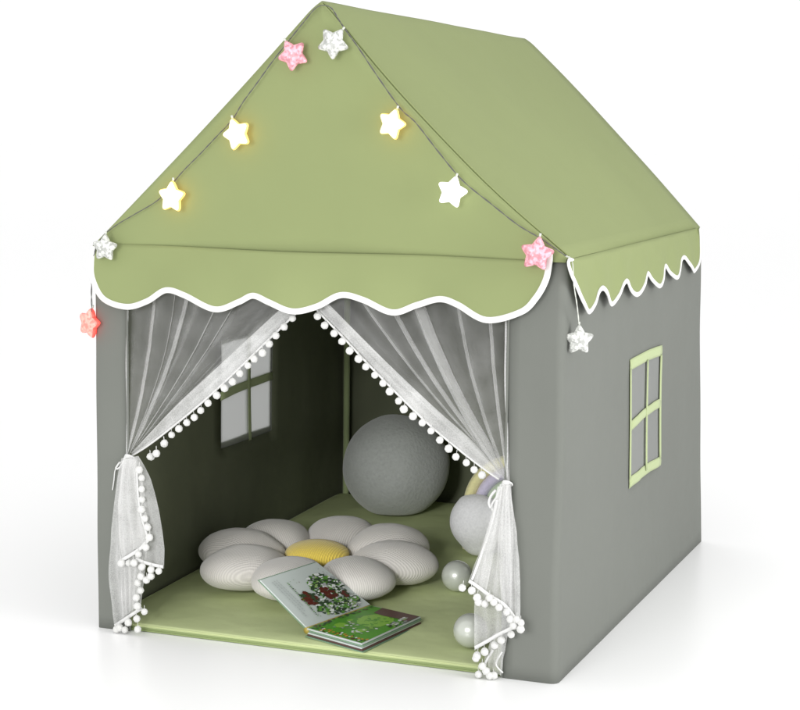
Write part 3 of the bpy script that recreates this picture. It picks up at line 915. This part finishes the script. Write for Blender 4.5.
# ------------------------------------------------------------------ star string light
LT = empty('star_string_light', (.6, -.02, 1.2), 'string of puffy star lamps on thin wire draped over the front roof edges', 'string light')
def star_mesh(mface, mside, R=.040, th=.013):
    """puffed five-point star with rounded tips, in the xz plane, facing -y"""
    n = 60; ring = []
    for i in range(n):
        a = 2*pi*i/n+pi/2
        ph = (a-pi/2) % (2*pi/5); ph = min(ph, 2*pi/5-ph)/(pi/5)   # 0 tip, 1 notch
        # straight-sided star, softened
        ro, ri = 1.0, .55
        A = Vector((ro, 0)); B = Vector((ri*cos(pi/5), ri*sin(pi/5)))
        d = Vector((cos(ph*pi/5), sin(ph*pi/5)))
        e = B-A; den = d.x*e.y-d.y*e.x
        r = (A.x*e.y-A.y*e.x)/den
        r = min(r, .92+.0*ph) if ph < .12 else r
        r = r*(1-.06*(1-ph)**4)
        ring.append(Vector((cos(a)*r*R, 0, sin(a)*r*R)))
    V = []; F = []; I = []
    rows = [(0.0, -1.0), (.35, -.96), (.62, -.84), (.82, -.62), (.94, -.34), (1.0, 0), (.94, .34), (.82, .62), (.62, .84), (.35, .96), (0, 1.0)]
    V.append(Vector((0, -th, 0)))
    for (k, yy) in rows[1:-1]:
        for p in ring: V.append(Vector((p.x*k, yy*th, p.z*k)))
    V.append(Vector((0, th, 0)))
    for i in range(n): F.append((0, 1+i, 1+(i+1) % n)); I.append(0)
    for r_ in range(len(rows)-3):
        for i in range(n):
            a = 1+r_*n+i; b_ = 1+r_*n+(i+1) % n; F.append((a, a+n, b_+n, b_)); I.append(0 if r_ < 3 else 1)
    base = 1+(len(rows)-3)*n
    for i in range(n): F.append((len(V)-1, base+(i+1) % n, base+i)); I.append(1)
    # small cap on the hanging tip
    V2, F2 = tube([Vector((0, .002, R*.86)), Vector((0, .002, R*1.03))], .0024, 8)
    b0 = len(V); V += V2; F += [tuple(q+b0 for q in f) for f in F2]; I += [2]*len(F2)
    me = mesh(V, F, I)
    for m_ in (mface, mside, WIRE_C): me.materials.append(m_)
    for p in me.polygons: p.use_smooth = True
    return me
kinds = {'clear': star_mesh(S_CLEAR, S_CLEAR), 'pink': star_mesh(S_PINK, S_PINK), 'warm': star_mesh(S_WARM, S_WARM_SIDE), 'white': star_mesh(S_WHITE, S_WHITE), 'red': star_mesh(S_RED, S_RED_SIDE)}
def star(u, v, y, kind, roll, yaw=0, pitch=0, sc=1, lab=''):
    p = at(u, v, 'y', y) if y is not None else None
    o = bpy.data.objects.new('star_lamp', kinds[kind]); COL.objects.link(o); o.parent = LT
    o.location = p-Vector(LT.location); o.rotation_euler = (radians(pitch), radians(roll), radians(yaw)); o.scale = (sc,)*3
    o['label'] = lab
    return o
YS = -.034
star(293, 55, YS, 'pink', -30, 8, 0, 1.06, 'pink star below the left of the roof peak')
star(333, 43, YS, 'clear', 36, 8, 0, 1.08, 'clear unlit star just below the roof peak')
star(237, 134, YS, 'warm', -21, -7, 0, 1.12, 'glowing warm white star, upper one on the left roof edge')
star(172, 197, YS, 'warm', 3, -7, 0, 1.12, 'glowing warm white star, lower one on the left roof edge')
star(105, 248, YS-.004, 'clear', 3, 4, 0, .98, 'clear unlit star at the left eave corner')
star(392, 124, YS, 'warm', 19, -8, 0, 1.05, 'glowing warm yellow star, upper one on the right roof edge')
star(452, 192, YS, 'white', 15, 5, 0, 1.05, 'glowing cold white star, lower one on the right roof edge')
star(537, 254, YS-.008, 'pink', 8, 8, 0, 1.12, 'pink star at the right end of the front scallops')
o = star(89.5, 323, -.006, 'red', 14, -22, 0, 1.12, 'glowing red star hanging at the left tent corner, seen edge-on')
p9 = at(579, 340, 'x', W+.022)
o = bpy.data.objects.new('star_lamp', kinds['clear']); COL.objects.link(o); o.parent = LT
o.location = p9-Vector(LT.location); o.rotation_euler = (0, radians(0), radians(28)); o.scale = (1.0,)*3; o['label'] = 'clear star dangling below the side scallops'
YW = -.022
def wire(P2, mat=WIRE, r=.00115, y=YW):
    P = catmull(px(P2, y), 8); a_ = []; b2 = []
    for i, p in enumerate(P):
        a_.append(p+Vector((cos(i*.9), sin(i*.9), .3*sin(i*.9)))*.0011); b2.append(p-Vector((cos(i*.9), sin(i*.9), .3*sin(i*.9)))*.0011)
    return join(tube(a_, r*.8, 5), tube(b2, r*.8, 5))
j1 = wire([(92, 312), (91.5, 290), (93, 262), (97, 246), (105, 234), (118, 224), (135, 214), (158, 200), (172, 184), (184, 170), (200, 154), (216, 137), (232, 120), (243, 102), (257, 83), (272, 62), (290, 39)])
j2 = wire([(290, 39), (303, 23), (317, 7), (330, 7), (339, 20), (347, 32), (358, 47), (380, 80), (401, 109), (416, 123), (437, 150), (462, 180), (490, 203), (518, 225), (540, 238), (556, 249), (566, 256)])
jj = join(j1[:2], j2[:2])
link('wire', mesh(jj[0], jj[1]), LT, WIRE)
P = catmull([at(566, 256, 'y', YW), Vector((W+.016, -.012, HE+.002)), at(574, 285, 'x', W+.026), at(577, 305, 'x', W+.027), at(579, 324, 'x', W+.024)], 10)
a_ = [p+Vector((0, cos(i*.8), sin(i*.8)))*.0014 for i, p in enumerate(P)]; b2 = [p-Vector((0, cos(i*.8), sin(i*.8)))*.0014 for i, p in enumerate(P)]
jj = join(tube(a_, .0011, 5), tube(b2, .0011, 5)); link('wire', mesh(jj[0], jj[1]), LT, WIRE_C, 'pale twisted end of the wire')

# ------------------------------------------------------------------ light
w = bpy.data.worlds.new('World'); SC.world = w; w.use_nodes = True
bg = w.node_tree.nodes['Background']; bg.inputs[0].default_value = (1, 1, 1, 1); bg.inputs[1].default_value = 1.04

def area(name, loc, target, size, power, col=(1, 1, 1), sy=None):
    d = bpy.data.lights.new(name, 'AREA'); d.energy = power; d.size = size; d.color = col
    if sy: d.shape = 'RECTANGLE'; d.size_y = sy
    o = bpy.data.objects.new(name, d); COL.objects.link(o); o.location = loc
    o.rotation_euler = (Vector(target)-Vector(loc)).to_track_quat('-Z', 'Y').to_euler()
    return o
area('front_fill', (.4, -4.5, 1.5), (.6, .5, .7), 1.6, 84)  # unseen area lamp, added to brighten the front and the tent interior
area('right_fill', (4.7, -.5, 1.25), (1.2, .8, .65), 1.8, 88)  # unseen area lamp, added to brighten the right wall and roof slope
sd = bpy.data.lights.new('interior_fill', 'SPOT'); sd.energy = 380; sd.spot_size = radians(15); sd.spot_blend = .7; sd.shadow_soft_size = .28  # unseen narrow spot, added to brighten the interior through the door opening
so = bpy.data.objects.new('interior_fill', sd); COL.objects.link(so); so.location = (1.25, -4.3, 1.6)
so.rotation_euler = (Vector((.52, .5, .10))-so.location).to_track_quat('-Z', 'Y').to_euler()

SC.view_settings.view_transform = 'Standard'; SC.view_settings.look = 'None'
SC.view_settings.exposure = 0; SC.view_settings.gamma = 1
SC.cycles.max_bounces = 10; SC.cycles.transparent_max_bounces = 24; SC.cycles.diffuse_bounces = 5
SC.cycles.use_denoising = True
